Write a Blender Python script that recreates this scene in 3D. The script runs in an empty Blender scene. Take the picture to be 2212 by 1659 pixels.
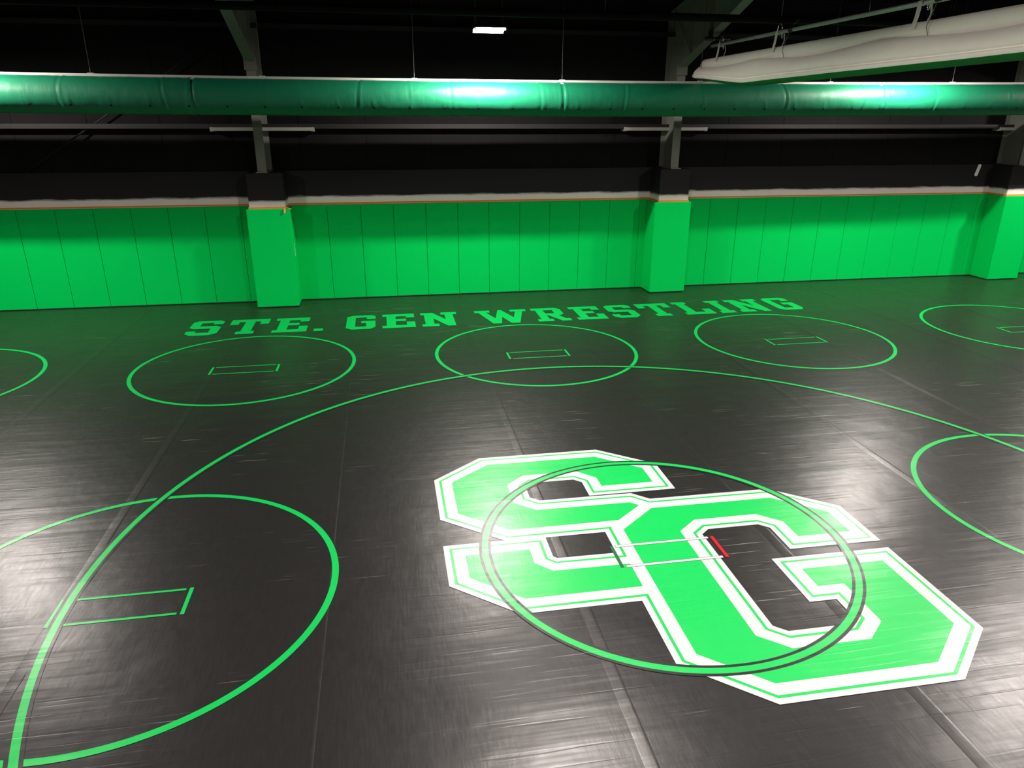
import bpy, bmesh, math, random
from mathutils import Vector, Matrix, noise
random.seed(7)
scene = bpy.context.scene
col = scene.collection

# ------------------------------------------------------------------ camera, world, exposure
CAM_H = 3.4131
FOCAL_PX = 1566.17
PITCH, ROLL, YAW = 0.3531, 0.0025, 0.1736
cam_data = bpy.data.cameras.new('camera')
cam_data.sensor_width = 36.0
cam_data.lens = FOCAL_PX / 2212 * 36.0
cam_data.clip_end = 200
cam = bpy.data.objects.new('camera', cam_data)
col.objects.link(cam)
cp, sp = math.cos(PITCH), math.sin(PITCH)
fwd = Vector((math.sin(YAW) * cp, math.cos(YAW) * cp, -sp))
rgt = Vector((math.cos(YAW), -math.sin(YAW), 0))
up = rgt.cross(fwd)
r2 = math.cos(ROLL) * rgt + math.sin(ROLL) * up
u2 = -math.sin(ROLL) * rgt + math.cos(ROLL) * up
cam.matrix_world = Matrix(((r2.x, u2.x, -fwd.x, 0), (r2.y, u2.y, -fwd.y, 0), (r2.z, u2.z, -fwd.z, CAM_H), (0, 0, 0, 1)))
scene.camera = cam

world = bpy.data.worlds.new('world')
world.use_nodes = True
world.node_tree.nodes['Background'].inputs[0].default_value = (0.0, 0.0, 0.0, 1)
scene.world = world
vs = scene.view_settings
vs.view_transform = 'Standard'
vs.look = 'None'
vs.gamma = 1.0
vs.exposure = 0.0
vs.use_curve_mapping = False

LAMP_W = 300.0           # area light under the board added to each high-bay luminaire
TUBE_EMIT = 330.0        # radiance of its two side tubes
LAMPS = [[(-6.6, 12.1), (1.76, 12.1), (9.4, 12.1), (15.2, 12.1)],
         [(-6.7, 6.3), (1.8, 6.1), (8.8, 7.0), (15.2, 6.6)],
         [(-6.7, 0.6), (1.8, 0.6), (8.8, 0.8), (15.2, 0.8)],  # unseen row, added as fill light for the shadows
         [(-6.7, -4.6), (1.8, -4.6), (8.8, -4.6), (15.2, -4.6)]]  # another unseen fill row, added behind the camera
LAMP_Z = 4.655

# ------------------------------------------------------------------ materials
def base_mat(name, rgb, rough=0.6, metal=0.0, spec=0.5):
    m = bpy.data.materials.new(name)
    m.use_nodes = True
    b = m.node_tree.nodes['Principled BSDF']
    b.inputs['Base Color'].default_value = (*rgb, 1)
    b.inputs['Roughness'].default_value = rough
    b.inputs['Metallic'].default_value = metal
    b.inputs['Specular IOR Level'].default_value = spec
    return m

def nd(m, t, **kw):
    n = m.node_tree.nodes.new(t)
    for k, v in kw.items():
        setattr(n, k, v)
    return n

def lk(m, a, b):
    m.node_tree.links.new(a, b)

def mapped_noise(m, scale3, scale=1.0, detail=2.0, rough=0.5):
    g = nd(m, 'ShaderNodeNewGeometry')
    mp = nd(m, 'ShaderNodeMapping')
    mp.inputs['Scale'].default_value = scale3
    lk(m, g.outputs['Position'], mp.inputs['Vector'])
    n = nd(m, 'ShaderNodeTexNoise')
    n.inputs['Scale'].default_value = scale
    n.inputs['Detail'].default_value = detail
    n.inputs['Roughness'].default_value = rough
    lk(m, mp.outputs['Vector'], n.inputs['Vector'])
    return n.outputs['Fac']

def ramp(m, fac, stops):
    r = nd(m, 'ShaderNodeValToRGB')
    e = r.color_ramp.elements
    while len(e) < len(stops):
        e.new(0.5)
    for el, (p, c) in zip(e, stops):
        el.position = p
        el.color = (c, c, c, 1) if not isinstance(c, tuple) else (*c, 1)
    lk(m, fac, r.inputs['Fac'])
    return r.outputs['Color']

def math_node(m, op, a, b=None):
    n = nd(m, 'ShaderNodeMath', operation=op)
    for i, x in enumerate((a, b)):
        if x is None:
            continue
        if isinstance(x, (int, float)):
            n.inputs[i].default_value = x
        else:
            lk(m, x, n.inputs[i])
    return n.outputs[0]

def vinyl(name, rgb, rough, scuff=0.0, spec=0.5, crease=1.0):
    """Wrestling-mat vinyl: creases running across the roll, fine grain, a few scuffs."""
    m = base_mat(name, rgb, rough, 0, spec)
    b = m.node_tree.nodes['Principled BSDF']
    wide = mapped_noise(m, (0.30, 5.0, 1.0), 1.0, 3.0, 0.55)
    fine = mapped_noise(m, (0.9, 26.0, 1.0), 1.0, 2.0, 0.5)
    crk = ramp(m, fine, [(0.0, 0.0), (0.30, 0.0), (0.40, 1.0), (1.0, 1.0)])
    lumps = mapped_noise(m, (1.6, 1.6, 1.0), 1.0, 3.0, 0.5)
    brush = mapped_noise(m, (46.0, 7.0, 1.0), 1.0, 4.0, 0.6)
    h = math_node(m, 'ADD', math_node(m, 'MULTIPLY', wide, 0.0065 * crease), math_node(m, 'MULTIPLY', crk, 0.0007 * crease))
    h = math_node(m, 'ADD', h, math_node(m, 'MULTIPLY', lumps, 0.012))
    h = math_node(m, 'ADD', h, math_node(m, 'MULTIPLY', brush, 0.0007))
    bp = nd(m, 'ShaderNodeBump')
    bp.inputs['Strength'].default_value = 0.8
    bp.inputs['Distance'].default_value = 1.0
    lk(m, h, bp.inputs['Height'])
    lk(m, bp.outputs['Normal'], b.inputs['Normal'])
    rv = math_node(m, 'ADD', math_node(m, 'MULTIPLY', brush, 0.12), rough - 0.06)
    lk(m, rv, b.inputs['Roughness'])
    if scuff > 0:
        st = mapped_noise(m, (1.6, 75.0, 1.0), 1.0, 1.0, 0.5)
        pt = mapped_noise(m, (0.5, 0.7, 1.0), 1.0, 1.0, 0.5)
        sc = math_node(m, 'MULTIPLY', ramp(m, st, [(0.0, 0.0), (0.70, 0.0), (0.76, 1.0), (1.0, 1.0)]),
                       ramp(m, pt, [(0.0, 0.0), (0.50, 0.0), (0.60, 1.0), (1.0, 1.0)]))
        mx = nd(m, 'ShaderNodeMix', data_type='RGBA')
        mx.inputs['A'].default_value = (*rgb, 1)
        mx.inputs['B'].default_value = (0.30, 0.27, 0.25, 1)
        lk(m, math_node(m, 'MULTIPLY', sc, scuff), mx.inputs['Factor'])
        lk(m, mx.outputs['Result'], b.inputs['Base Color'])
    return m

MAT_RGB = (0.012, 0.0115, 0.0115)
M = {}
M['mat'] = vinyl('mat_vinyl', MAT_RGB, 0.33, 0.6)
M['mat_print'] = vinyl('mat_black_print', (0.013, 0.012, 0.012), 0.33)
M['green_print'] = vinyl('green_print', (0.002, 0.42, 0.072), 0.33)
M['dark_green_print'] = vinyl('dark_green_print', (0.010, 0.10, 0.034), 0.33)
M['white_print'] = vinyl('white_print', (0.47, 0.48, 0.49), 0.33)
M['red_print'] = vinyl('red_print', (0.46, 0.003, 0.02), 0.33)
M['tape'] = vinyl('seam_tape_vinyl', (0.012, 0.0115, 0.0115), 0.34, 0.0)
M['slab'] = base_mat('floor_slab', (0.08, 0.08, 0.08), 0.9)

def pad_mat():
    m = base_mat('green_pad_vinyl', (0.0, 0.50, 0.080), 0.6, 0, 0.04)
    b = m.node_tree.nodes['Principled BSDF']
    n = mapped_noise(m, (160, 160, 160), 1.0, 2.0)
    w = mapped_noise(m, (2.2, 2.2, 1.1), 1.0, 2.0)
    h = math_node(m, 'ADD', math_node(m, 'MULTIPLY', n, 0.0003), math_node(m, 'MULTIPLY', w, 0.008))
    bp = nd(m, 'ShaderNodeBump')
    bp.inputs['Strength'].default_value = 0.5
    bp.inputs['Distance'].default_value = 1.0
    lk(m, h, bp.inputs['Height'])
    lk(m, bp.outputs['Normal'], b.inputs['Normal'])
    return m
M['pad'] = pad_mat()
M['pad_seam'] = base_mat('pad_backing', (0.01, 0.03, 0.012), 0.9)

def black_block_mat(name, edge, black=(0.008, 0.0078, 0.008)):
    """Painted block: black paint brushed down to a ragged edge over white primer."""
    m = base_mat(name, black, 0.7, 0, 0.3)
    b = m.node_tree.nodes['Principled BSDF']
    g = nd(m, 'ShaderNodeNewGeometry')
    s = nd(m, 'ShaderNodeSeparateXYZ')
    lk(m, g.outputs['Position'], s.inputs[0])
    n = mapped_noise(m, (2.5, 2.5, 14.0), 1.0, 4.0, 0.6)
    z = math_node(m, 'ADD', s.outputs['Z'], math_node(m, 'MULTIPLY', n, 0.075))
    t = math_node(m, 'MULTIPLY', math_node(m, 'SUBTRACT', z, edge - 0.012), 1 / 0.10)
    c = ramp(m, t, [(0.0, (0.80, 0.75, 0.68)), (0.35, (0.76, 0.72, 0.67)), (0.58, (0.30, 0.29, 0.29)), (0.78, black)])
    lk(m, c, b.inputs['Base Color'])
    bl = mapped_noise(m, (40, 40, 40), 1.0, 4.0)
    bp = nd(m, 'ShaderNodeBump')
    bp.inputs['Strength'].default_value = 0.25
    bp.inputs['Distance'].default_value = 0.01
    lk(m, bl, bp.inputs['Height'])
    lk(m, bp.outputs['Normal'], b.inputs['Normal'])
    return m
M['block'] = black_block_mat('painted_block_wall', 1.975)
M['pier'] = black_block_mat('painted_pier', 1.955, (0.010, 0.009, 0.009))
def grained(name, rgb, rough, scale, amt, spec=0.5, metal=0.0):
    m = base_mat(name, rgb, rough, metal, spec)
    b = m.node_tree.nodes['Principled BSDF']
    n = mapped_noise(m, scale, 1.0, 4.0, 0.6)
    mx = nd(m, 'ShaderNodeMix', data_type='RGBA')
    mx.inputs['A'].default_value = (*[c * (1 - amt) for c in rgb], 1)
    mx.inputs['B'].default_value = (*[min(1, c * (1 + amt)) for c in rgb], 1)
    lk(m, n, mx.inputs['Factor'])
    lk(m, mx.outputs['Result'], b.inputs['Base Color'])
    return m
M['liner'] = grained('black_wall_liner', (0.0075, 0.0072, 0.0072), 0.85, (3, 3, 0.4), 0.3, 0.2)
M['girt'] = grained('black_girt_paint', (0.020, 0.020, 0.020), 0.6, (6, 6, 6), 0.2, 0.3)
M['ceiling'] = grained('black_ceiling', (0.007, 0.007, 0.007), 0.9, (2, 2, 2), 0.3, 0.1)
M['steel'] = grained('grey_primer_steel', (0.20, 0.205, 0.175), 0.55, (5, 5, 5), 0.15)
M['bare_bar'] = grained('unpainted_girt', (0.36, 0.36, 0.32), 0.5, (9, 9, 9), 0.1)
M['white_metal'] = base_mat('white_rail', (0.75, 0.74, 0.70), 0.4)
M['cable'] = base_mat('steel_cable', (0.13, 0.13, 0.125), 0.5, 0.4)
M['galv'] = grained('galvanised_pipe', (0.50, 0.52, 0.49), 0.42, (20, 20, 20), 0.25, 0.5, 0.25)
M['chrome'] = base_mat('bright_steel', (0.75, 0.75, 0.75), 0.2, 1.0)
M['black_metal'] = base_mat('black_metal', (0.012, 0.012, 0.012), 0.45)
M['black_pipe'] = base_mat('black_pipe_paint', (0.006, 0.0055, 0.0055), 0.7, 0, 0.1)
M['orange'] = base_mat('orange_tape', (0.80, 0.24, 0.03), 0.6)
M['hole'] = base_mat('hole_black', (0.002, 0.004, 0.003), 0.9)
M['curtain'] = grained('white_curtain_vinyl', (0.86, 0.82, 0.75), 0.6, (1.5, 3, 4), 0.06)
M['curtain_green'] = base_mat('green_curtain_vinyl', (0.0, 0.16, 0.022), 0.55)
M['strap'] = base_mat('white_strap', (0.68, 0.66, 0.60), 0.7)
M['tear'] = base_mat('white_tear', (0.78, 0.77, 0.72), 0.7)

def duct_mat():
    m = base_mat('emerald_duct_fabric', (0.005, 0.19, 0.088), 0.48, 0, 0.5)
    b = m.node_tree.nodes['Principled BSDF']
    n1 = mapped_noise(m, (9, 3, 3), 1.0, 4.0, 0.6)
    n2 = mapped_noise(m, (120, 60, 60), 1.0, 2.0)
    h = math_node(m, 'ADD', math_node(m, 'MULTIPLY', n1, 0.006), math_node(m, 'MULTIPLY', n2, 0.0006))
    bp = nd(m, 'ShaderNodeBump')
    bp.inputs['Strength'].default_value = 0.7
    bp.inputs['Distance'].default_value = 1.0
    lk(m, h, bp.inputs['Height'])
    lk(m, bp.outputs['Normal'], b.inputs['Normal'])
    return m
M['duct'] = duct_mat()
def emit_mat():
    m = bpy.data.materials.new('lamp_lens')
    m.use_nodes = True
    b = m.node_tree.nodes['Principled BSDF']
    b.inputs['Base Color'].default_value = (0.8, 0.8, 0.8, 1)
    b.inputs['Emission Color'].default_value = (1.0, 0.90, 0.835, 1)
    b.inputs['Emission Strength'].default_value = TUBE_EMIT
    return m
M['lens'] = emit_mat()
M['rim'] = base_mat('lamp_rim', (0.6, 0.6, 0.58), 0.5)

# ------------------------------------------------------------------ mesh helpers
def obj(name, bm, mat, parent=None, smooth=False):
    me = bpy.data.meshes.new(name)
    bm.to_mesh(me)
    bm.free()
    if smooth:
        for p in me.polygons:
            p.use_smooth = True
    mats = mat if isinstance(mat, (list, tuple)) else [mat]
    for x in mats:
        me.materials.append(M[x])
    o = bpy.data.objects.new(name, me)
    col.objects.link(o)
    o.parent = parent
    return o

def inst(name, me, parent, loc=(0, 0, 0), rot=(0, 0, 0)):
    o = bpy.data.objects.new(name, me)
    col.objects.link(o)
    o.parent = parent
    o.location = loc
    o.rotation_euler = rot
    return o

def empty(name, label, cat, group=None, loc=(0, 0, 0)):
    o = bpy.data.objects.new(name, None)
    o.empty_display_size = 0.2
    col.objects.link(o)
    o.location = loc
    tag(o, label, cat, group)
    return o

def tag(o, label, cat=None, group=None):
    o['label'] = label
    if cat:
        o['category'] = cat
    if group:
        o['group'] = group
    return o

def struct(o):
    o['kind'] = 'structure'
    return o

def box(bm, x0, x1, y0, y1, z0, z1, bev=0.0, seg=2):
    r = bmesh.ops.create_cube(bm, size=1.0)
    vs_ = r['verts']
    for v in vs_:
        v.co = Vector((x0 + (v.co.x + 0.5) * (x1 - x0), y0 + (v.co.y + 0.5) * (y1 - y0), z0 + (v.co.z + 0.5) * (z1 - z0)))
    if bev > 0:
        es = list({e for v in vs_ for e in v.link_edges})
        bmesh.ops.bevel(bm, geom=es, offset=bev, segments=seg, affect='EDGES', profile=0.5)

def boxobj(name, dims, mat, parent=None, bev=0.0):
    bm = bmesh.new()
    box(bm, *dims, bev=bev)
    return obj(name, bm, mat, parent)

def tube(bm, pts, r, n=8, caps=True):
    pts = [Vector(p) for p in pts]
    rings = []
    for i, p in enumerate(pts):
        a = pts[max(i - 1, 0)]
        b = pts[min(i + 1, len(pts) - 1)]
        t = (b - a).normalized()
        ref = Vector((0, 0, 1)) if abs(t.z) < 0.9 else Vector((1, 0, 0))
        u = t.cross(ref).normalized()
        w = t.cross(u)
        rr = r[i] if isinstance(r, (list, tuple)) else r
        rings.append([bm.verts.new(p + rr * (math.cos(2 * math.pi * k / n) * u + math.sin(2 * math.pi * k / n) * w)) for k in range(n)])
    for A, B in zip(rings, rings[1:]):
        for k in range(n):
            bm.faces.new((A[k], A[(k + 1) % n], B[(k + 1) % n], B[k]))
    if caps:
        bm.faces.new(rings[0][::-1])
        bm.faces.new(rings[-1])

def tubeobj(name, pts, r, mat, parent=None, n=8):
    bm = bmesh.new()
    tube(bm, pts, r, n)
    bmesh.ops.recalc_face_normals(bm, faces=bm.faces)
    return obj(name, bm, mat, parent, smooth=True)

def ribbon(bm, pts, w, t, wide=(1, 0, 0)):
    """flat strap following pts, w wide along `wide`, t thick"""
    wide = Vector(wide)
    prev = None
    pts = [Vector(p) for p in pts]
    for i, p in enumerate(pts):
        a = pts[max(i - 1, 0)]
        b = pts[min(i + 1, len(pts) - 1)]
        d = (b - a).normalized()
        nrm = d.cross(wide).normalized()
        ring = [bm.verts.new(p + wide * (sx * w / 2) + nrm * (sy * t / 2)) for sx, sy in ((-1, -1), (1, -1), (1, 1), (-1, 1))]
        if prev:
            for k in range(4):
                bm.faces.new((prev[k], prev[(k + 1) % 4], ring[(k + 1) % 4], ring[k]))
        else:
            bm.faces.new(ring[::-1])
        prev = ring
    bm.faces.new(prev)
    bmesh.ops.recalc_face_normals(bm, faces=bm.faces)

def flat_poly(bm, pts, z):
    """concave polygon laid flat (facing up)"""
    vs_ = [bm.verts.new((x, y, z)) for x, y in pts]
    es = [bm.edges.new((vs_[i], vs_[(i + 1) % len(vs_)])) for i in range(len(vs_))]
    r = bmesh.ops.triangle_fill(bm, edges=es, use_beauty=True, use_dissolve=False)
    for f in bm.faces:
        f.normal_update()
        if f.normal.z < 0:
            f.normal_flip()

def flat_ring(bm, c, r, hw, z, a0=0.0, a1=2 * math.pi, n=160):
    full = abs(a1 - a0 - 2 * math.pi) < 1e-6
    k = n if full else n + 1
    I, O = [], []
    for i in range(k):
        a = a0 + (a1 - a0) * i / n
        I.append(bm.verts.new((c[0] + (r - hw) * math.cos(a), c[1] + (r - hw) * math.sin(a), z)))
        O.append(bm.verts.new((c[0] + (r + hw) * math.cos(a), c[1] + (r + hw) * math.sin(a), z)))
    for i in range(n):
        j = (i + 1) % k
        bm.faces.new((I[i], O[i], O[j], I[j]))

def rect(bm, x0, x1, y0, y1, z):
    bm.faces.new([bm.verts.new(p) for p in ((x0, y0, z), (x1, y0, z), (x1, y1, z), (x0, y1, z))])

def offset_poly(pts, d):
    """miter offset outward (d > 0) of a simple polygon"""
    n = len(pts)
    area = sum(pts[i][0] * pts[(i + 1) % n][1] - pts[(i + 1) % n][0] * pts[i][1] for i in range(n))
    s = 1 if area > 0 else -1
    lines = []
    for i in range(n):
        a, b = Vector(pts[i]), Vector(pts[(i + 1) % n])
        t = (b - a).normalized()
        nn = Vector((t.y, -t.x)) * s
        lines.append((a + nn * d, t))
    out = []
    for i in range(n):
        (p, t), (q, u) = lines[i - 1], lines[i]
        den = t.x * u.y - t.y * u.x
        if abs(den) < 1e-6:
            out.append((q.x, q.y))
        else:
            k = ((q.x - p.x) * u.y - (q.y - p.y) * u.x) / den
            out.append((p.x + t.x * k, p.y + t.y * k))
    return out

# ------------------------------------------------------------------ room shell
XL, XR, YB = -16.0, 22.0, -8.0
WALL_Y = 14.54           # face of the wall pads
BLOCK_Y = 14.60          # face of the block wainscot
LINER_Y = 14.80          # face of the upper wall liner
LEDGE_Z = 2.46

def roof_z(y):
    return 5.34 + (LINER_Y - y) * 0.20

floor = struct(boxobj('floor', (XL, XR, YB, 15.0, -0.25, -0.045), 'slab'))
tag(floor, 'black roll-out wrestling mat floor with green and white markings')

wall_back = struct(boxobj('wall_back', (XL, XR, LINER_Y, 15.0, -0.25, 5.6), 'liner'))
tag(wall_back, 'tall black painted wall with ledge behind the green pads')
boxobj('block_ledge', (XL, XR, BLOCK_Y, LINER_Y, -0.05, LEDGE_Z), 'block', wall_back, 0.006)
for z0 in (3.20, 4.86):
    bm = bmesh.new()
    box(bm, XL, XR, 14.615, LINER_Y, z0 + 0.037, z0 + 0.043)
    box(bm, XL, XR, 14.609, 14.615, z0, z0 + 0.08)
    obj('girt', bm, 'girt', wall_back)
# liner sheet joints
for i in range(-7, 14):
    x = 1.0 + i * 1.22
    boxobj('liner_rib', (x - 0.006, x + 0.006, LINER_Y - 0.008, LINER_Y, LEDGE_Z, 5.3), 'liner', wall_back)
# oblong unpainted patch on the ledge
bm = bmesh.new()
pc, pr = (12.965, 2.335), 0.043
pp = [(pc[0] + pr * math.cos(a) * 0.95 + 0.035 * (1 if math.sin(a) > 0 else -1) * 0.6, pc[1] + 0.085 * (1 if math.sin(a) > 0 else -1) + pr * math.sin(a)) for a in [2 * math.pi * k / 24 + 0.01 for k in range(24)]]
top = [bm.verts.new((x, BLOCK_Y - 0.003, z)) for x, z in pp]
bot = [bm.verts.new((x, BLOCK_Y + 0.001, z)) for x, z in pp]
bm.faces.new(top)
for k in range(24):
    bm.faces.new((top[k], bot[k], bot[(k + 1) % 24], top[(k + 1) % 24]))
bmesh.ops.recalc_face_normals(bm, faces=bm.faces)
tag(obj('unpainted_patch', bm, 'tear', wall_back), 'oblong white patch left unpainted')

bm = bmesh.new()
yr = 2.0
prof = [(15.0, roof_z(15.0)), (yr, roof_z(yr)), (YB, roof_z(yr) - (yr - YB) * 0.2)]
lo = [[bm.verts.new((x, y, z)) for y, z in prof] for x in (XL, XR)]
hi = [[bm.verts.new((x, y, z + 0.15)) for y, z in prof] for x in (XL, XR)]
for k in range(2):
    bm.faces.new((lo[0][k], lo[0][k + 1], lo[1][k + 1], lo[1][k]))
    bm.faces.new((hi[0][k], hi[1][k], hi[1][k + 1], hi[0][k + 1]))
for s in (0, 1):
    bm.faces.new((lo[s][0], lo[s][1], lo[s][2], hi[s][2], hi[s][1], hi[s][0]))
bm.faces.new((lo[0][0], lo[1][0], hi[1][0], hi[0][0]))
bm.faces.new((lo[0][2], hi[0][2], hi[1][2], lo[1][2]))
bmesh.ops.recalc_face_normals(bm, faces=bm.faces)
ceiling = struct(obj('ceiling', bm, 'ceiling'))
for y in (13.6, 11.6, 9.6, 7.6, 5.6, 3.6):
    z = roof_z(y)
    boxobj('purlin', (XL, XR, y - 0.04, y + 0.04, z - 0.19, z), 'ceiling', ceiling)
struct(boxobj('wall_left', (XL - 0.2, XL, YB, 15.0, -0.25, 8.2), 'liner'))
struct(boxobj('wall_right', (XR, XR + 0.2, YB, 15.0, -0.25, 8.2), 'liner'))
struct(boxobj('wall_front', (XL, XR, YB - 0.2, YB, -0.25, 8.2), 'liner'))

# ------------------------------------------------------------------ mat rolls and seam tape
seams = [-8.28, -6.38, -4.41, -2.48, -0.585, 1.33, 3.178, 5.086, 6.999, 8.948, 10.86, 12.78, 14.69, 16.6, 18.5]
for a, b in zip(seams, seams[1:]):
    bm = bmesh.new()
    box(bm, a + 0.003, b - 0.003, -4.0, 14.585, -0.045, 0.0, bev=0.007, seg=3)
    obj('mat_roll', bm, 'mat', floor)
for i, x in enumerate(seams[1:-1]):
    bm = bmesh.new()
    rng = random.Random(i)
    n = 150
    prev = None
    side = 0.075 if i % 2 else 0.062
    for k in range(n + 1):
        y = -4.0 + 18.5 * k / n
        wob = 0.003 * noise.noise(Vector((y * 1.3, i * 7.1, 0)))
        xs = [x - side + wob, x - side + 0.006 + wob, x - 0.004, x + 0.004, x + 0.018 + wob, x + 0.022 + wob]
        zs = [0.0003, 0.0009, 0.0009 + 0.0002 * noise.noise(Vector((y * 5, i, 3))), 0.0013, 0.0010, 0.0003]
        ring = [bm.verts.new((a, y, b)) for a, b in zip(xs, zs)]
        if prev:
            for j in range(5):
                bm.faces.new((prev[j], prev[j + 1], ring[j + 1], ring[j]))
        prev = ring
    for f in bm.faces:
        f.normal_update()
        if f.normal.z < 0:
            f.normal_flip()
    obj('seam_tape', bm, 'tape', floor, smooth=True)

# ------------------------------------------------------------------ printed markings
Z0 = 0.0024
dz = 0.00022
RB = 1.535
def practice_circle(cx, cy, label):
    bm = bmesh.new()
    flat_ring(bm, (cx, cy), RB, 0.026, Z0)
    ring = obj('practice_circle', bm, 'green_print', floor)
    ring['label'] = label
    for s in (-1, 1):
        bm = bmesh.new()
        rect(bm, cx + s * 0.458 - 0.015, cx + s * 0.458 + 0.015, cy - 0.31, cy + 0.015, Z0)
        obj('start_bar', bm, 'green_print', ring)
    for y in (cy + 0.0, cy - 0.295):
        bm = bmesh.new()
        rect(bm, cx - 0.418, cx + 0.418, y - 0.012, y + 0.012, Z0)
        obj('start_line', bm, 'green_print', ring)

for i, x in enumerate((-6.41, -2.08, 2.22, 6.51, 10.84)):
    practice_circle(x, 10.50, ['green circle in the row below the lettering, before the letter S', 'green circle below the letters STE.',
                    'green circle below the letters GEN WR', 'green circle below the letters LING', 'green circle past the end of the lettering'][i])
practice_circle(-2.07, 5.04, 'green circle crossed by the large arc beside the S of the emblem')
practice_circle(6.51, 5.03, 'green circle crossed by the large arc beside the G of the emblem')

EC = (2.20, 5.035)
bm = bmesh.new()
flat_ring(bm, EC, 4.674, 0.050, Z0 + dz, n=320)
b_ring = obj('wrestling_circle_border', bm, 'mat_print', floor)
bm = bmesh.new()
flat_ring(bm, EC, 4.674, 0.025, Z0 + 2 * dz, n=320)
tag(obj('wrestling_circle', bm, 'green_print', floor), 'large thin green circle around the emblem')

# SG emblem
S1 = [(0.919, 6.750), (2.082, 6.750), (2.497, 6.411), (2.497, 6.108), (1.968, 6.108), (1.968, 6.284), (1.799, 6.454), (1.246, 6.454), (1.057, 6.288), (1.057, 5.924), (1.246, 5.757), (2.138, 5.750), (2.208, 5.684), (1.936, 5.458), (0.945, 5.458), (0.522, 5.812), (0.522, 6.419)]
S2 = [(0.511, 5.130), (1.055, 5.130), (1.055, 4.928), (1.184, 4.798), (1.820, 4.790), (1.820, 4.483), (0.893, 4.483), (0.511, 4.812)]
GG = [(2.302, 5.614), (3.488, 5.609), (3.887, 5.278), (3.887, 4.932), (3.390, 4.936), (3.390, 5.186), (3.206, 5.350), (2.609, 5.350), (2.414, 5.190), (2.407, 3.805), (2.595, 3.640), (3.188, 3.637), (3.378, 3.796), (3.380, 4.253), (3.160, 4.255), (3.160, 4.488), (3.880, 4.484), (3.876, 3.684), (3.480, 3.352), (2.312, 3.356), (1.920, 3.699), (1.929, 5.298)]
emblem = bpy.data.objects.new('school_emblem', None)
col.objects.link(emblem)
emblem.parent = floor
tag(emblem, 'interlocked green S and G letters with white outlines')
for lay, (off, mt, nm) in enumerate(((0.170, 'white_print', 'outer_outline'), (0.1225, 'green_print', 'pin_line'), (0.0985, 'white_print', 'inner_outline'), (0.0, 'green_print', 'letter_fill'))):
    for k, P in enumerate((S1, S2, GG)):
        bm = bmesh.new()
        flat_poly(bm, offset_poly(P, off) if off else P, Z0 + (3 + lay) * dz + k * 0.00003)
        obj(nm, bm, mt, emblem)
for hw, mt, nm, l in ((0.0500, 'mat_print', 'emblem_ring_border', 8), (0.026, 'green_print', 'emblem_ring', 9)):
    bm = bmesh.new()
    flat_ring(bm, EC, 1.524, hw, Z0 + l * dz, n=240)
    obj(nm, bm, mt, emblem)
for y in (5.051, 4.757):
    bm = bmesh.new()
    rect(bm, 1.776, 2.612, y - 0.0175, y + 0.0175, Z0 + 10 * dz)
    obj('start_line_border', bm, 'mat_print', emblem)
    bm = bmesh.new()
    rect(bm, 1.779, 2.609, y - 0.0140, y + 0.0140, Z0 + 11 * dz)
    obj('start_line', bm, 'white_print', emblem)
for x, mt in ((1.743, 'dark_green_print'), (2.645, 'red_print')):
    bm = bmesh.new()
    rect(bm, x - 0.0145, x + 0.0145, 4.742, 5.062, Z0 + 11 * dz)
    tag(obj('start_bar', bm, mt, emblem), 'dark green starting bar' if 'green' in mt else 'red starting bar')

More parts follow.
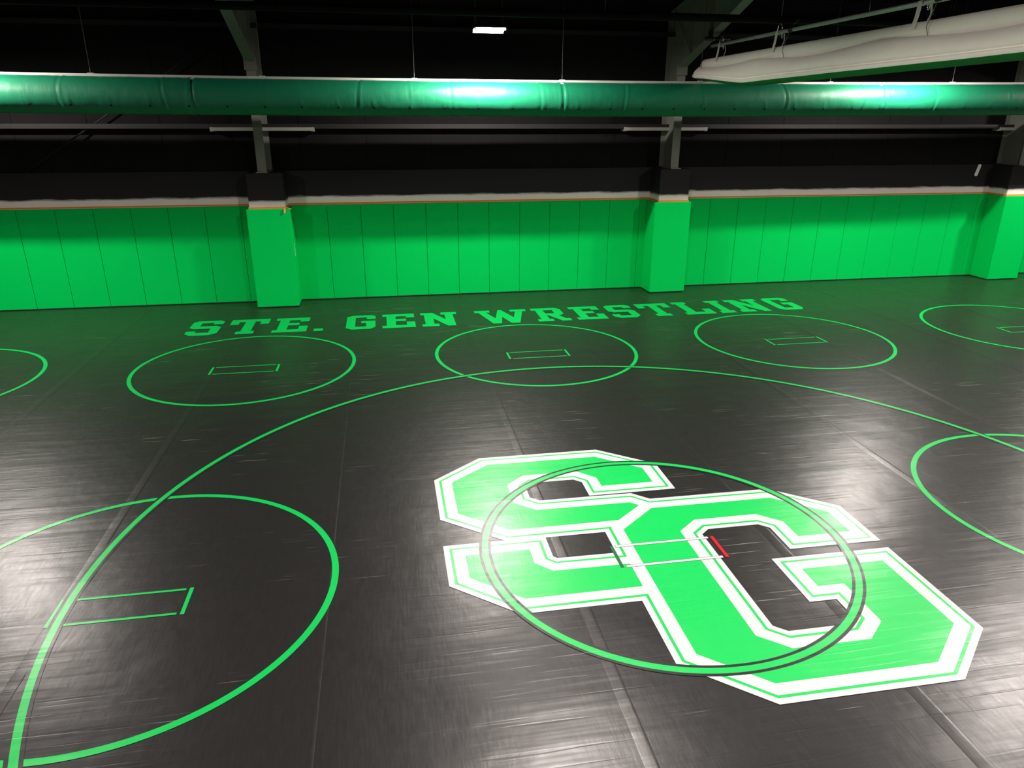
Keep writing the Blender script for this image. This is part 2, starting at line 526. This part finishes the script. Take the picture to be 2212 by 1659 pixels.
# STE. GEN WRESTLING
GL = {
 'S': [(0, .13), (.2, 0), (.8, 0), (1, .13), (1, .51), (.84, .62), (.30, .62), (.30, .83), (.69, .83), (.69, .73), (1, .73), (1, .91), (.86, 1), (.17, 1), (0, .91), (0, .53), (.16, .44), (.70, .44), (.70, .18), (.30, .18), (.30, .29), (0, .29)],
 'T': [(.27, 0), (.73, 0), (.73, .17), (.635, .17), (.635, .82), (.775, .82), (.775, .64), (1, .64), (1, 1), (0, 1), (0, .64), (.225, .64), (.225, .82), (.38, .82), (.38, .17), (.27, .17)],
 'E': [(0, 0), (1, 0), (1, .40), (.74, .40), (.74, .18), (.41, .18), (.41, .46), (.73, .46), (.73, .63), (.41, .63), (.41, .82), (.73, .82), (.73, .70), (1, .70), (1, 1), (0, 1), (0, .83), (.13, .83), (.13, .17), (0, .17)],
 '.': [(0, 0), (1, 0), (1, .17), (0, .17)],
 'G': [(0, .12), (.2, 0), (.83, 0), (1, .12), (1, .58), (.51, .58), (.51, .42), (.68, .42), (.68, .18), (.31, .18), (.31, .83), (.69, .83), (.69, .70), (1, .70), (1, .91), (.85, 1), (.2, 1), (0, .9)],
 'N': [(0, 0), (.445, 0), (.445, .17), (.325, .17), (.325, .56), (.67, 0), (.885, 0), (.885, .83), (1, .83), (1, 1), (.56, 1), (.56, .83), (.66, .83), (.66, .47), (.335, 1), (0, 1), (0, .83), (.09, .83), (.09, .17), (0, .17)],
 'W': [(0, 1), (0, .84), (.07, .84), (.25, 0), (.404, 0), (.475, .47), (.585, 0), (.745, 0), (.925, .84), (1, .84), (1, 1), (.69, 1), (.69, .84), (.785, .84), (.69, .40), (.53, 1), (.463, 1), (.34, .38), (.215, .84), (.293, .84), (.293, 1)],
 'L': [(0, 0), (1, 0), (1, .40), (.73, .40), (.73, .18), (.40, .18), (.40, .84), (.5, .84), (.5, 1), (0, 1), (0, .84), (.11, .84), (.11, .17), (0, .17)],
 'I': [(0, 0), (1, 0), (1, .17), (.78, .17), (.78, .84), (1, .84), (1, 1), (0, 1), (0, .84), (.22, .84), (.22, .17), (0, .17)],
 # R drawn as one outline that is cut through to its bowl
 'R': [(0, 0), (.47, 0), (.47, .17), (.37, .17), (.37, .43), (.42, .43), (.71, 0), (1, 0), (1, .17), (.88, .17), (.74, .40), (.92, .5), (.92, .88), (.8, 1), (.3702, 1), (.3702, .83), (.65, .83), (.65, .58), (.37, .58), (.37, 1), (0, 1), (0, .84), (.12, .84), (.12, .17), (0, .17)],
}
lettering = bpy.data.objects.new('floor_lettering', None)
col.objects.link(lettering)
lettering.parent = floor
tag(lettering, 'green block letters reading STE. GEN WRESTLING')
for ch, x, w in (('S', -3.376, .52), ('T', -2.733, .652), ('E', -1.967, .575), ('.', -1.275, .155), ('G', -.74, .503), ('E', -.117, .572), ('N', .572, .658),
                 ('W', 1.568, .966), ('R', 2.63, .604), ('E', 3.356, .562), ('S', 4.049, .505), ('T', 4.677, .64), ('L', 5.428, .58), ('I', 6.115, .295), ('N', 6.525, .66), ('G', 7.317, .503)):
    yb = 12.19 + 0.0022 * (x + 0.25 - 2.4) ** 2
    yt = 13.11 + 0.0026 * (x + 0.25 - 2.4) ** 2
    bm = bmesh.new()
    flat_poly(bm, [(x + u * w, yb + v * (yt - yb)) for u, v in GL[ch]], Z0 + dz)
    obj('letter', bm, 'green_print', lettering)

# ------------------------------------------------------------------ wall pads
def pad_panel(x0, x1, parent):
    rng = random.Random(int(x0 * 100))
    o = 0.004 * rng.random()
    bm = bmesh.new()
    box(bm, x0 + 0.002, x1 - 0.002, WALL_Y + o, BLOCK_Y - 0.002, 0.012, 1.829, bev=0.010, seg=3)
    return obj('pad_panel', bm, 'pad', parent)

bays = [('green padded wall panels in the bay with the diagonal brace rod', [-9.0, -8.40, -7.76, -7.12, -6.47, -5.83, -5.19, -4.55, -3.91, -3.27, -2.63, -2.375]),
        ('green padded wall panels in the bay behind the words GEN WREST', [-1.73, -1.05, -.42, .205, .83, 1.455, 2.075, 2.70, 3.315, 3.935, 4.56, 5.20, 5.40]),
        ('green padded wall panels in the bay under the oblong white patch', [6.03, 6.74, 7.37, 8.0, 8.63, 9.27, 9.905, 10.53, 11.16, 11.79, 12.43, 13.07, 13.34]),
        ('green padded wall panels past the pier next to the white patch', [14.0, 14.6, 15.23, 15.86, 16.5])]
for lab, xs in bays:
    e = empty('wall_padding', lab, 'wall padding', None, (0, 0, 0))
    for a, b in zip(xs, xs[1:]):
        pad_panel(a, b, e)

PIERS = [(-2.434, -1.672, -2.383, -1.744, -2.10, 'below the brace rod and the bright dash-shaped tear'),
         (5.335, 6.088, 5.42, 6.04, 5.74, 'under the end of the rolled curtain'),
         (13.285, 14.055, 13.33, 14.005, 13.65, 'beside the oblong white patch')]
PIER_Y = 14.012
for i, (a, b, c, d_, fx, where) in enumerate(PIERS):
    e = empty('concrete_pier', 'black square pier with white base band ' + ['carrying the column beside the brace rod', 'carrying the column at the curtain end', 'beside the oblong white patch'][i], 'pier')
    boxobj('pier_body', (c, d_, PIER_Y + 0.055, BLOCK_Y, -0.04, LEDGE_Z - 0.004), 'pier', e, 0.01)
    p = empty('pier_padding', 'green padding wrapped around the pier ' + ['with a thin white tear on its side', 'standing behind the letters TL', 'next to the oblong white patch'][i], 'pier padding')
    boxobj('front_panel', (a, b, PIER_Y, PIER_Y + 0.05, 0.012, 1.829), 'pad', p, 0.012)
    boxobj('side_panel', (a, a + 0.047, PIER_Y + 0.051, WALL_Y - 0.002, 0.012, 1.826), 'pad', p, 0.008)
    boxobj('side_panel', (b - 0.047, b, PIER_Y + 0.051, WALL_Y - 0.002, 0.012, 1.826), 'pad', p, 0.008)
    if i == 0:
        boxobj('tear', (b - 0.001, b + 0.002, PIER_Y + 0.20, PIER_Y + 0.212, 0.93, 1.18), 'tear', p)

# orange masking tape
def tape_strip(label, pts, w=0.018, flap=None):
    bm = bmesh.new()
    ribbon(bm, pts, w, 0.003, (0, 0, 1))
    o = obj('masking_tape', bm, 'orange')
    tag(o, label, 'tape')
    if flap:
        bm = bmesh.new()
        ribbon(bm, flap[0], 0.035, 0.002, (0.8, 0.6, 0))
        ribbon(bm, flap[1], 0.015, 0.002, (0, 0.5, 0.86))
        obj('loose_end', bm, 'orange', o)
    return o
def wave(x, s):
    return 0.004 * noise.noise(Vector((x * 0.9, s, 0)))
for k, (x0, x1, lab) in enumerate(((-9.0, -2.39, 'orange masking tape along the pad tops in the brace rod bay'), (-1.735, 5.41, 'orange masking tape along the pad tops behind the words GEN WREST'), (6.045, 13.32, 'orange masking tape along the pad tops under the oblong white patch'))):
    n = 60
    tape_strip(lab, [(x0 + (x1 - x0) * i / n, BLOCK_Y - 0.006, 1.850 + wave(x0 + (x1 - x0) * i / n, k)) for i in range(n + 1)], 0.034 if k == 1 else 0.028)
for k, (a, b, c, d_, fx, w) in enumerate(PIERS):
    y0, yb = PIER_Y + 0.048, BLOCK_Y - 0.012
    pts = [(c - 0.01, yb, 1.847), (c - 0.012, y0 + 0.02, 1.843), (c - 0.012, y0 - 0.006, 1.842), ((c + d_) / 2, y0 - 0.012, 1.846), (d_ + 0.012, y0 - 0.006, 1.842), (d_ + 0.012, y0 + 0.03, 1.843), (d_ + 0.01, yb, 1.847)]
    fl = None
    if k == 0:
        fl = ([(d_ + 0.0, y0 - 0.02, 1.85), (d_ - 0.01, y0 - 0.075, 1.835), (d_ - 0.015, y0 - 0.085, 1.76)], [(d_ + 0.02, y0 + 0.0, 1.85), (d_ + 0.07, y0 - 0.02, 1.83), (d_ + 0.10, y0 - 0.04, 1.82)])
    tape_strip('orange masking tape around the pier ' + ['with a loose curling end', 'under the end of the rolled curtain', 'beside the oblong white patch'][k], pts, 0.034, fl)

# ------------------------------------------------------------------ steel frames
INNER = [(14.18, LEDGE_Z), (14.18, 4.30), (12.19, 4.955), (11.76, 5.105), (8.4, 6.22)]
def steel_frame(fx, label):
    e = empty('steel_frame', label, 'steel column', 'steel frames standing on the piers', (fx, 14.4, LEDGE_Z))
    inv = Matrix.Translation((-fx, -14.4, -LEDGE_Z))
    def add(name, bm, mat='steel'):
        bm.transform(inv)
        bmesh.ops.recalc_face_normals(bm, faces=bm.faces)
        return obj(name, bm, mat, e)
    # inner flange following the knee
    def strip(pts, w, t, name):
        bm = bmesh.new()
        ribbon(bm, [(fx, y, z) for y, z in pts], w, t, (1, 0, 0))
        return add(name, bm)
    strip(INNER[:2], 0.160, 0.014, 'column_flange')
    strip([(14.18, 4.30), (11.76, 5.105), (8.4, 6.22), (2.0, roof_z(2.0) - 0.25)], 0.170, 0.014, 'rafter_flange')
    strip([(14.77, LEDGE_Z), (14.77, 5.27)], 0.200, 0.014, 'outer_flange')
    strip([(14.77, 5.27), (2.0, roof_z(2.0) - 0.10)], 0.200, 0.014, 'rafter_top_flange')
    zt2 = roof_z(2.0)
    quads = [((14.18, LEDGE_Z), (14.77, LEDGE_Z), (14.77, 4.30), (14.18, 4.30)),
             ((14.18, 4.30), (14.77, 4.30), (14.77, 5.27), (11.76, 5.105)),
             ((11.76, 5.105), (14.77, 5.27), (8.4, 5.27 + (14.77 - 8.4) * (zt2 - 0.10 - 5.27) / 12.77), (8.4, 6.22)),
             ((8.4, 6.22), (8.4, 5.27 + (14.77 - 8.4) * (zt2 - 0.10 - 5.27) / 12.77), (2.0, zt2 - 0.10), (2.0, zt2 - 0.25))]
    bm = bmesh.new()
    for q in quads:
        A = [bm.verts.new((fx - 0.005, y, z)) for y, z in q]
        B = [bm.verts.new((fx + 0.005, y, z)) for y, z in q]
        bm.faces.new(A)
        bm.faces.new(B[::-1])
        for k in range(4):
            bm.faces.new((A[k], B[k], B[(k + 1) % 4], A[(k + 1) % 4]))
    add('web_plate', bm)
    bm = bmesh.new()
    box(bm, fx - 0.10, fx + 0.10, 14.08, 14.79, LEDGE_Z - 0.0035, LEDGE_Z + 0.014)
    add('base_plate', bm)
    for y, z0, z1 in ((13.75, 4.46, 5.45), (12.9, 4.74, 5.62)):
        bm = bmesh.new()
        box(bm, fx - 0.07, fx + 0.07, y - 0.005, y + 0.005, z0, z1)
        add('web_stiffener', bm)
    bm = bmesh.new()
    box(bm, fx - 0.105, fx + 0.105, 14.148, 14.168, 4.16, 4.37, 0.004)
    sp_ = add('splice_plate', bm)
    for sx in (-0.05, 0.05):
        bm = bmesh.new()
        tube(bm, [(fx + sx, 14.148, 4.31), (fx + sx, 14.128, 4.31)], 0.018, 6)
        add('bolt', bm)
    return e
steel_frame(-2.10, 'grey steel column and knee standing beside the diagonal brace rod')
steel_frame(5.74, 'grey steel column and knee standing at the end of the rolled curtain')
steel_frame(13.65, 'grey steel column standing beside the oblong white patch')

# unpainted girt lengths at the columns
for x0, x1, l in ((-2.99, -1.156, 'column beside the brace rod'), (4.797, 6.552, 'column at the end of the rolled curtain'), (12.78, 14.55, 'column beside the oblong white patch')):
    if x0 > 10:
        x0 = 13.29
    bm = bmesh.new()
    box(bm, x0, x1, 14.592, 14.606, 3.160, 3.222, 0.003)
    box(bm, x0, x1, 14.606, 14.66, 3.160, 3.166)
    for x in (x0 + 0.03, x1 - 0.03):
        box(bm, x - 0.03, x + 0.03, 14.606, 14.80, 3.150, 3.225)
    tag(obj('girt_splice', bm, 'bare_bar'), 'short pale horizontal bar crossing behind the ' + l, 'steel bar', 'pale girt lengths behind the columns')

# brace rod on the wall
tag(tubeobj('brace_rod', [(-6.20, 14.68, 2.475), (-2.22, 14.66, 5.0)], 0.014, 'girt'), 'thin black diagonal rod bracing the wall above the ledge', 'brace rod')
tag(tubeobj('flange_brace', [(5.66, 14.62, 5.41), (5.66, 13.66, 4.50)], 0.014, 'steel'), 'thin grey diagonal brace on the frame at the curtain end', 'brace')

# ------------------------------------------------------------------ fabric duct
DY, DR = 13.10, 0.275
def duct_z(x):
    return 3.693 + 0.00052 * (x - 2.3) ** 2
duct = empty('fabric_duct', 'long emerald green fabric air duct hung under a white rail', 'air duct', None, (0, DY, 3.4))
INV = Matrix.Translation((0, -DY, -3.4))
soft = [(-4.73, .8), (-3.27, 1.), (-0.275, 1.), (0.5, .5), (1.24, .5), (2.71, .8), (4.21, .7), (5.64, .5), (7.19, 1.0), (8.70, .7), (10.23, 1.0), (11.77, .5), (-1.78, .4), (-6.3, .8), (-7.8, .7)]
joint = [-8.8, -2.83, 3.13, 9.16]
hole_x = [-5.18 + 0.5715 * k for k in range(-5, 32)]
bm = bmesh.new()
X0, X1, NX, NA = -9.2, 15.8, 1000, 56
prev = None
for i in range(NX + 1):
    x = X0 + (X1 - X0) * i / NX
    ring = []
    for k in range(NA):
        a = 2 * math.pi * k / NA      # 0 = toward camera (-Y), +pi/2 = up
        r = DR
        for sx, s in soft:
            xx = x - sx - 0.03 * math.sin(a * 1.0 + sx * 3)
            if abs(xx) < 0.12:
                r += -0.010 * s * math.exp(-(xx / 0.016) ** 2) + 0.006 * s * math.exp(-((xx - 0.035) / 0.02) ** 2)
        for sx in joint:
            xx = x - sx - 0.012 * noise.noise(Vector((a * 3, sx, 0)))
            if abs(xx) < 0.15:
                r += -0.016 * math.exp(-(xx / 0.02) ** 2) + 0.007 * math.exp(-((abs(xx) - 0.045) / 0.02) ** 2)
        # pulls around the air holes, low on the front
        up_ = math.sin(a)
        for hx in hole_x:
            xx = x - hx
            if abs(xx) < 0.1 and math.cos(a) > 0:
                r += 0.006 * math.exp(-((xx + 0.05 * (up_ + 0.5)) / 0.018) ** 2) * math.exp(-((up_ + 0.30) / 0.22) ** 2)
        r += 0.004 * noise.noise(Vector((x * 2.2, math.cos(a) * 1.2, math.sin(a) * 1.2)))
        r += 0.0022 * noise.noise(Vector((x * 11, math.cos(a) * 2, math.sin(a) * 2 + 5)))
        ring.append(bm.verts.new((x, DY - r * math.cos(a), duct_z(x) + r * math.sin(a))))
    if prev:
        for k in range(NA):
            bm.faces.new((prev[k], prev[(k + 1) % NA], ring[(k + 1) % NA], ring[k]))
    prev = ring
bm.transform(INV)
bmesh.ops.recalc_face_normals(bm, faces=bm.faces)
obj('duct_skin', bm, 'duct', duct, smooth=True)
bm = bmesh.new()
prev = None
for i in range(101):
    x = X0 + (X1 - X0) * i / 100
    zt = duct_z(x) + DR - 0.004
    ring = [bm.verts.new((x, DY + yy, zt + zz)) for yy, zz in ((-0.022, 0), (0.022, 0), (0.022, 0.038), (-0.022, 0.038))]
    if prev:
        for k in range(4):
            bm.faces.new((prev[k], prev[(k + 1) % 4], ring[(k + 1) % 4], ring[k]))
    prev = ring
bm.transform(INV)
bmesh.ops.recalc_face_normals(bm, faces=bm.faces)
obj('rail', bm, 'white_metal', duct)
for x in (-6.85, -4.32, -1.78, 0.642, 3.154, 5.66, 8.173, 10.683, 13.2):
    zt = duct_z(x) + DR + 0.032
    bm = bmesh.new()
    tube(bm, [(x, DY, zt), (x, DY, zt + 0.10)], [0.008, 0.005], 8)
    tube(bm, [(x, DY, zt + 0.10), (x, DY, roof_z(DY) - 0.002)], 0.0045, 6)
    bm.transform(INV)
    obj('suspension_cable', bm, 'cable', duct, smooth=True)
    bm = bmesh.new()
    box(bm, x - 0.045, x + 0.045, DY - 0.026, DY + 0.026, zt - 0.002, zt + 0.012, 0.003)
    bm.transform(INV)
    obj('cable_clip', bm, 'white_metal', duct)
for x in joint[1:]:
    zt = duct_z(x) + DR
    bm = bmesh.new()
    box(bm, x - 0.04, x + 0.04, DY - 0.10, DY - 0.05, zt - 0.055, zt - 0.012, 0.008)
    bm.transform(INV)
    obj('joint_clip', bm, 'white_metal', duct)
ha = math.asin(0.147 / DR)
for hx in hole_x:
    c = Vector((hx, DY - (DR + 0.006) * math.cos(ha), duct_z(hx) - (DR + 0.006) * math.sin(ha)))
    nrm = Vector((0, -math.cos(ha), -math.sin(ha)))
    t2 = Vector((1, 0, 0)).cross(nrm)
    bm = bmesh.new()
    tube(bm, [c - nrm * 0.012, c + nrm * 0.003], 0.017, 10)
    bm.transform(INV)
    bmesh.ops.recalc_face_normals(bm, faces=bm.faces)
    obj('air_hole', bm, 'hole', duct)

# ------------------------------------------------------------------ black pipe under the roof
bp_ = empty('overhead_pipe', 'long black pipe running below the roof in front of the columns', 'pipe', None, (0, 10.5, 4.7))
o = tubeobj('pipe_run', [(XL + 0.01, 0, 0), (XR - 0.01, 0, 0)], 0.051, 'black_pipe', bp_, 14)
for x in (-5.0, -1.2, 0.655, 3.1, 7.0, 11.0):
    tubeobj('pipe_hanger', [(x, 0, 0.04), (x, 0, roof_z(10.5) - 4.702)], 0.004, 'black_metal', bp_, 6)

# ------------------------------------------------------------------ high-bay luminaires
def luminaire(x, y, label):
    e = empty('high_bay_light', label, 'ceiling light', 'high-bay lights in rows', (x, y, LAMP_Z))
    hx, hy = 0.24, 0.135
    boxobj('housing', (-hx, hx, -hy - 0.02, hy + 0.02, 0.016, 0.036), 'black_metal', e, 0.004)
    for sy in (-hy + 0.012, hy - 0.012):
        tubeobj('led_tube', [(-hx + 0.012, sy, 0), (hx - 0.012, sy, 0)], 0.0125, 'lens', e, 10)
        for sx in (-1, 1):
            tubeobj('end_cap', [(sx * (hx - 0.014), sy, 0), (sx * (hx + 0.004), sy, 0)], 0.015, 'rim', e, 10)
    for sx in (-0.215, 0.2):
        for sy in (-0.1, 0.1):
            tubeobj('hanger_wire', [(sx, sy, 0.03), (sx * 1.0, sy * 0.5, 0.30), (sx, 0, roof_z(y) - LAMP_Z - 0.002)], 0.0025, 'cable', e, 5)
    boxobj('added_baffle', (-hx, hx, hy + 0.014, hy + 0.020, -0.034, 0.018), 'black_metal', e, 0.002)  # added on the wall side to keep tube light off the upper wall
    boxobj('added_light_board', (-0.21, 0.21, -0.045, 0.045, 0.006, 0.016), 'rim', e, 0.002)  # made-up board between the tubes, gives the area light a place
    ld = bpy.data.lights.new('lamp', 'AREA')
    ld.shape = 'RECTANGLE'
    ld.size, ld.size_y = 0.40, 0.07
    ld.energy = LAMP_W
    ld.color = (1.0, 0.90, 0.835)
    lo_ = bpy.data.objects.new('lamp', ld)
    col.objects.link(lo_)
    lo_.parent = e
    lo_.location = (0, 0, 0.004)
    return e
for j, row in enumerate(LAMPS):
    for i, (x, y) in enumerate(row):
        if (i, j) == (1, 0):
            lab = 'slim white high-bay light hung above the bright middle of the duct'
        elif j == 0:
            lab = ['slim white high-bay light hung above the duct over the brace rod bay', '', 'slim white high-bay light hung behind the rolled curtain', 'slim white high-bay light hung past the last pier'][i]
        else:
            lab = 'unseen slim white high-bay light hung over the mats in front of the duct'
        luminaire(x, y, lab)

# ------------------------------------------------------------------ rolled curtain hung on a pipe
CX = 5.80
curtain = empty('rolled_curtain', 'white and green vinyl curtain rolled up and strapped under a steel pipe', 'curtain', None, (CX, 9.0, 4.0))
CINV = Matrix.Translation((-CX, -9.0, -4.0))
# cross-section, x offset and height above the lowest white edge; seen face on the -x side
PROF = [(0.00, .405), (-.055, .400), (-.088, .370), (-.100, .320), (-.096, .285), (-.074, .270), (-.114, .260), (-.150, .215), (-.172, .150), (-.178, .095), (-.170, .069), (-.138, .060), (-.178, .051), (-.182, .030), (-.165, .006),
        (-.120, -.022), (-.04, -.040), (.05, -.040), (.13, -.02), (.175, .03), (.18, .12), (.14, .24), (.09, .34), (.055, .395)]
GREEN_FROM, GREEN_TO = 14, 18
def bottom_z(y):
    if y > 11.4:
        t = (y - 11.4) / 2.0
        return 3.915 + 0.185 * t ** 1.3
    return 3.915 + 0.035 * min(1, (11.4 - y) / 5.0)
bm = bmesh.new()
prev = None
NY = 150
for i in range(NY + 1):
    y = 13.30 - (13.30 - 1.5) * i / NY
    end = max(0.0, (y - 12.9) / 0.4)
    ring = []
    for k, (dx, h) in enumerate(PROF):
        zb = bottom_z(y)
        top = 4.375
        hh = h / 0.405 * (top - zb) if h > 0 else h
        w = 1 + 0.07 * noise.noise(Vector((y * 1.1, h * 6, 0)))
        # loose fold gathering at the tie points, sagging in between
        if 5 <= k <= 7:
            hh += 0.030 * math.cos((y - 11.2) * 2.1) - 0.005
        if 10 <= k <= 14:
            hh += 0.012 * noise.noise(Vector((y * 0.8, 3.3, 0)))
        yy = y + 0.28 * end * (1 - min(1, max(0, h / 0.35)))
        if i < 3:
            w *= (0.55, 0.85, 0.97)[i]
            hh = 0.18 + (hh - 0.18) * (0.80, 0.94, 0.99)[i]
        ring.append(bm.verts.new((CX + dx * w, yy, zb + hh)))
    if prev:
        for k in range(len(PROF)):
            f = bm.faces.new((prev[k], prev[(k + 1) % len(PROF)], ring[(k + 1) % len(PROF)], ring[k]))
            f.material_index = 1 if GREEN_FROM <= k <= GREEN_TO else 0
    else:
        bm.faces.new(ring)
    prev = ring
bm.faces.new(prev[::-1])
bm.transform(CINV)
bmesh.ops.recalc_face_normals(bm, faces=bm.faces)
green = bmesh.new()
# the green underside becomes a part of its own
gm = bm.copy()
bmesh.ops.delete(gm, geom=[f for f in gm.faces if f.material_index == 0], context='FACES')
bmesh.ops.delete(bm, geom=[f for f in bm.faces if f.material_index == 1], context='FACES')
for f in gm.faces:
    f.material_index = 0
green.free()
obj('rolled_fabric', bm, 'curtain', curtain, smooth=True)
obj('green_underside', gm, 'curtain_green', curtain, smooth=True)
PIPE_Z = 4.565
PX = 5.76
cz = lambda pts: [(x - CX, y - 9.0, z - 4.0) for x, y, z in pts]
tubeobj('support_pipe', cz([(PX, 12.95, PIPE_Z), (PX, 7.52, PIPE_Z - 0.012), (PX, 1.5, PIPE_Z - 0.02)]), 0.026, 'galv', curtain, 12)
tubeobj('pipe_cap', cz([(PX, 13.03, PIPE_Z), (PX, 12.93, PIPE_Z)]), 0.034, 'black_metal', curtain, 12)
for y in (10.35, 7.46, 4.6):
    tubeobj('pipe_collar', cz([(PX, y + 0.05, PIPE_Z), (PX, y - 0.05, PIPE_Z)]), 0.036, 'black_metal', curtain, 12)
    tubeobj('tie_cord', cz([(PX - 0.03, y, PIPE_Z - 0.02), (PX - 0.10, y + 0.01, 4.30), (PX - 0.06, y, 4.18)]), 0.004, 'cable', curtain, 6)
    tubeobj('pull_lever', cz([(PX - 0.02, y - 0.02, PIPE_Z + 0.03), (PX - 0.03, y - 0.22, PIPE_Z + 0.10)]), 0.008, 'black_metal', curtain, 6)
for y in (12.60, 10.70, 7.72, 4.9):
    bm = bmesh.new()
    ribbon(bm, cz([(PX - 0.068, y, 4.30), (PX - 0.060, y, 4.36), (PX - 0.045, y, 4.42), (PX - 0.036, y, 4.50), (PX - 0.030, y, PIPE_Z + 0.01)]), 0.065, 0.004, (0, 1, 0))
    obj('strap', bm, 'strap', curtain)
    bm = bmesh.new()
    pts = []
    for k in range(9):
        t = k / 8
        pts.append((PX + 0.035 + 0.01 * math.sin(t * 6), y - 0.10 + 0.012 * math.sin(t * 9), PIPE_Z - 0.03 - t * 0.20))
    ribbon(bm, cz(pts), 0.045, 0.006, (0.3, 0.95, 0))
    obj('strap', bm, 'strap', curtain)
    loop = []
    for k in range(17):
        a = 2 * math.pi * k / 16
        loop.append((PX + 0.034 * math.cos(a), y - 0.02, PIPE_Z + 0.035 + 0.075 * math.sin(a)))
    tubeobj('carabiner', cz(loop), 0.006, 'chrome', curtain, 6)
    tubeobj('carabiner', cz([(PX, y - 0.10 + 0.02 * math.cos(a), PIPE_Z - 0.05 + 0.035 * math.sin(a)) for a in [2 * math.pi * k / 12 for k in range(13)]]), 0.006, 'chrome', curtain, 6)
    bm = bmesh.new()
    zt = 4.63 if y > 12 else (5.30 + (11.1 - y) * 0.33)
    tube(bm, cz([(PX, y - 0.02, PIPE_Z + 0.11), (PX, y - 0.03, zt)]), 0.005, 6)
    tube(bm, cz([(PX, y - 0.02, PIPE_Z + 0.11), (PX, y - 0.02, PIPE_Z + 0.14)]), 0.010, 6)
    obj('hanger_cable', bm, 'cable', curtain, smooth=True)
# black clamp bar fixed under the knee flange
clamp = empty('beam_clamp', 'black clamp bar fixed to the knee of the curtain end column', 'clamp', None, (5.74, 12.75, 4.66))
tubeobj('clamp_bar', [(-0.20, 0, 0), (0.24, 0, 0)], 0.030, 'black_metal', clamp, 10)
boxobj('jaw', (-0.13, -0.085, -0.05, 0.05, 0.0, 0.14), 'black_metal', clamp, 0.006)
boxobj('jaw', (0.085, 0.13, -0.05, 0.05, 0.0, 0.14), 'black_metal', clamp, 0.006)
for sx in (-0.06, 0.10):
    tubeobj('hook_ring', [(sx, 0.036 * math.cos(a), 0.036 * math.sin(a)) for a in [2 * math.pi * k / 12 for k in range(13)]], 0.006, 'chrome', clamp, 6)
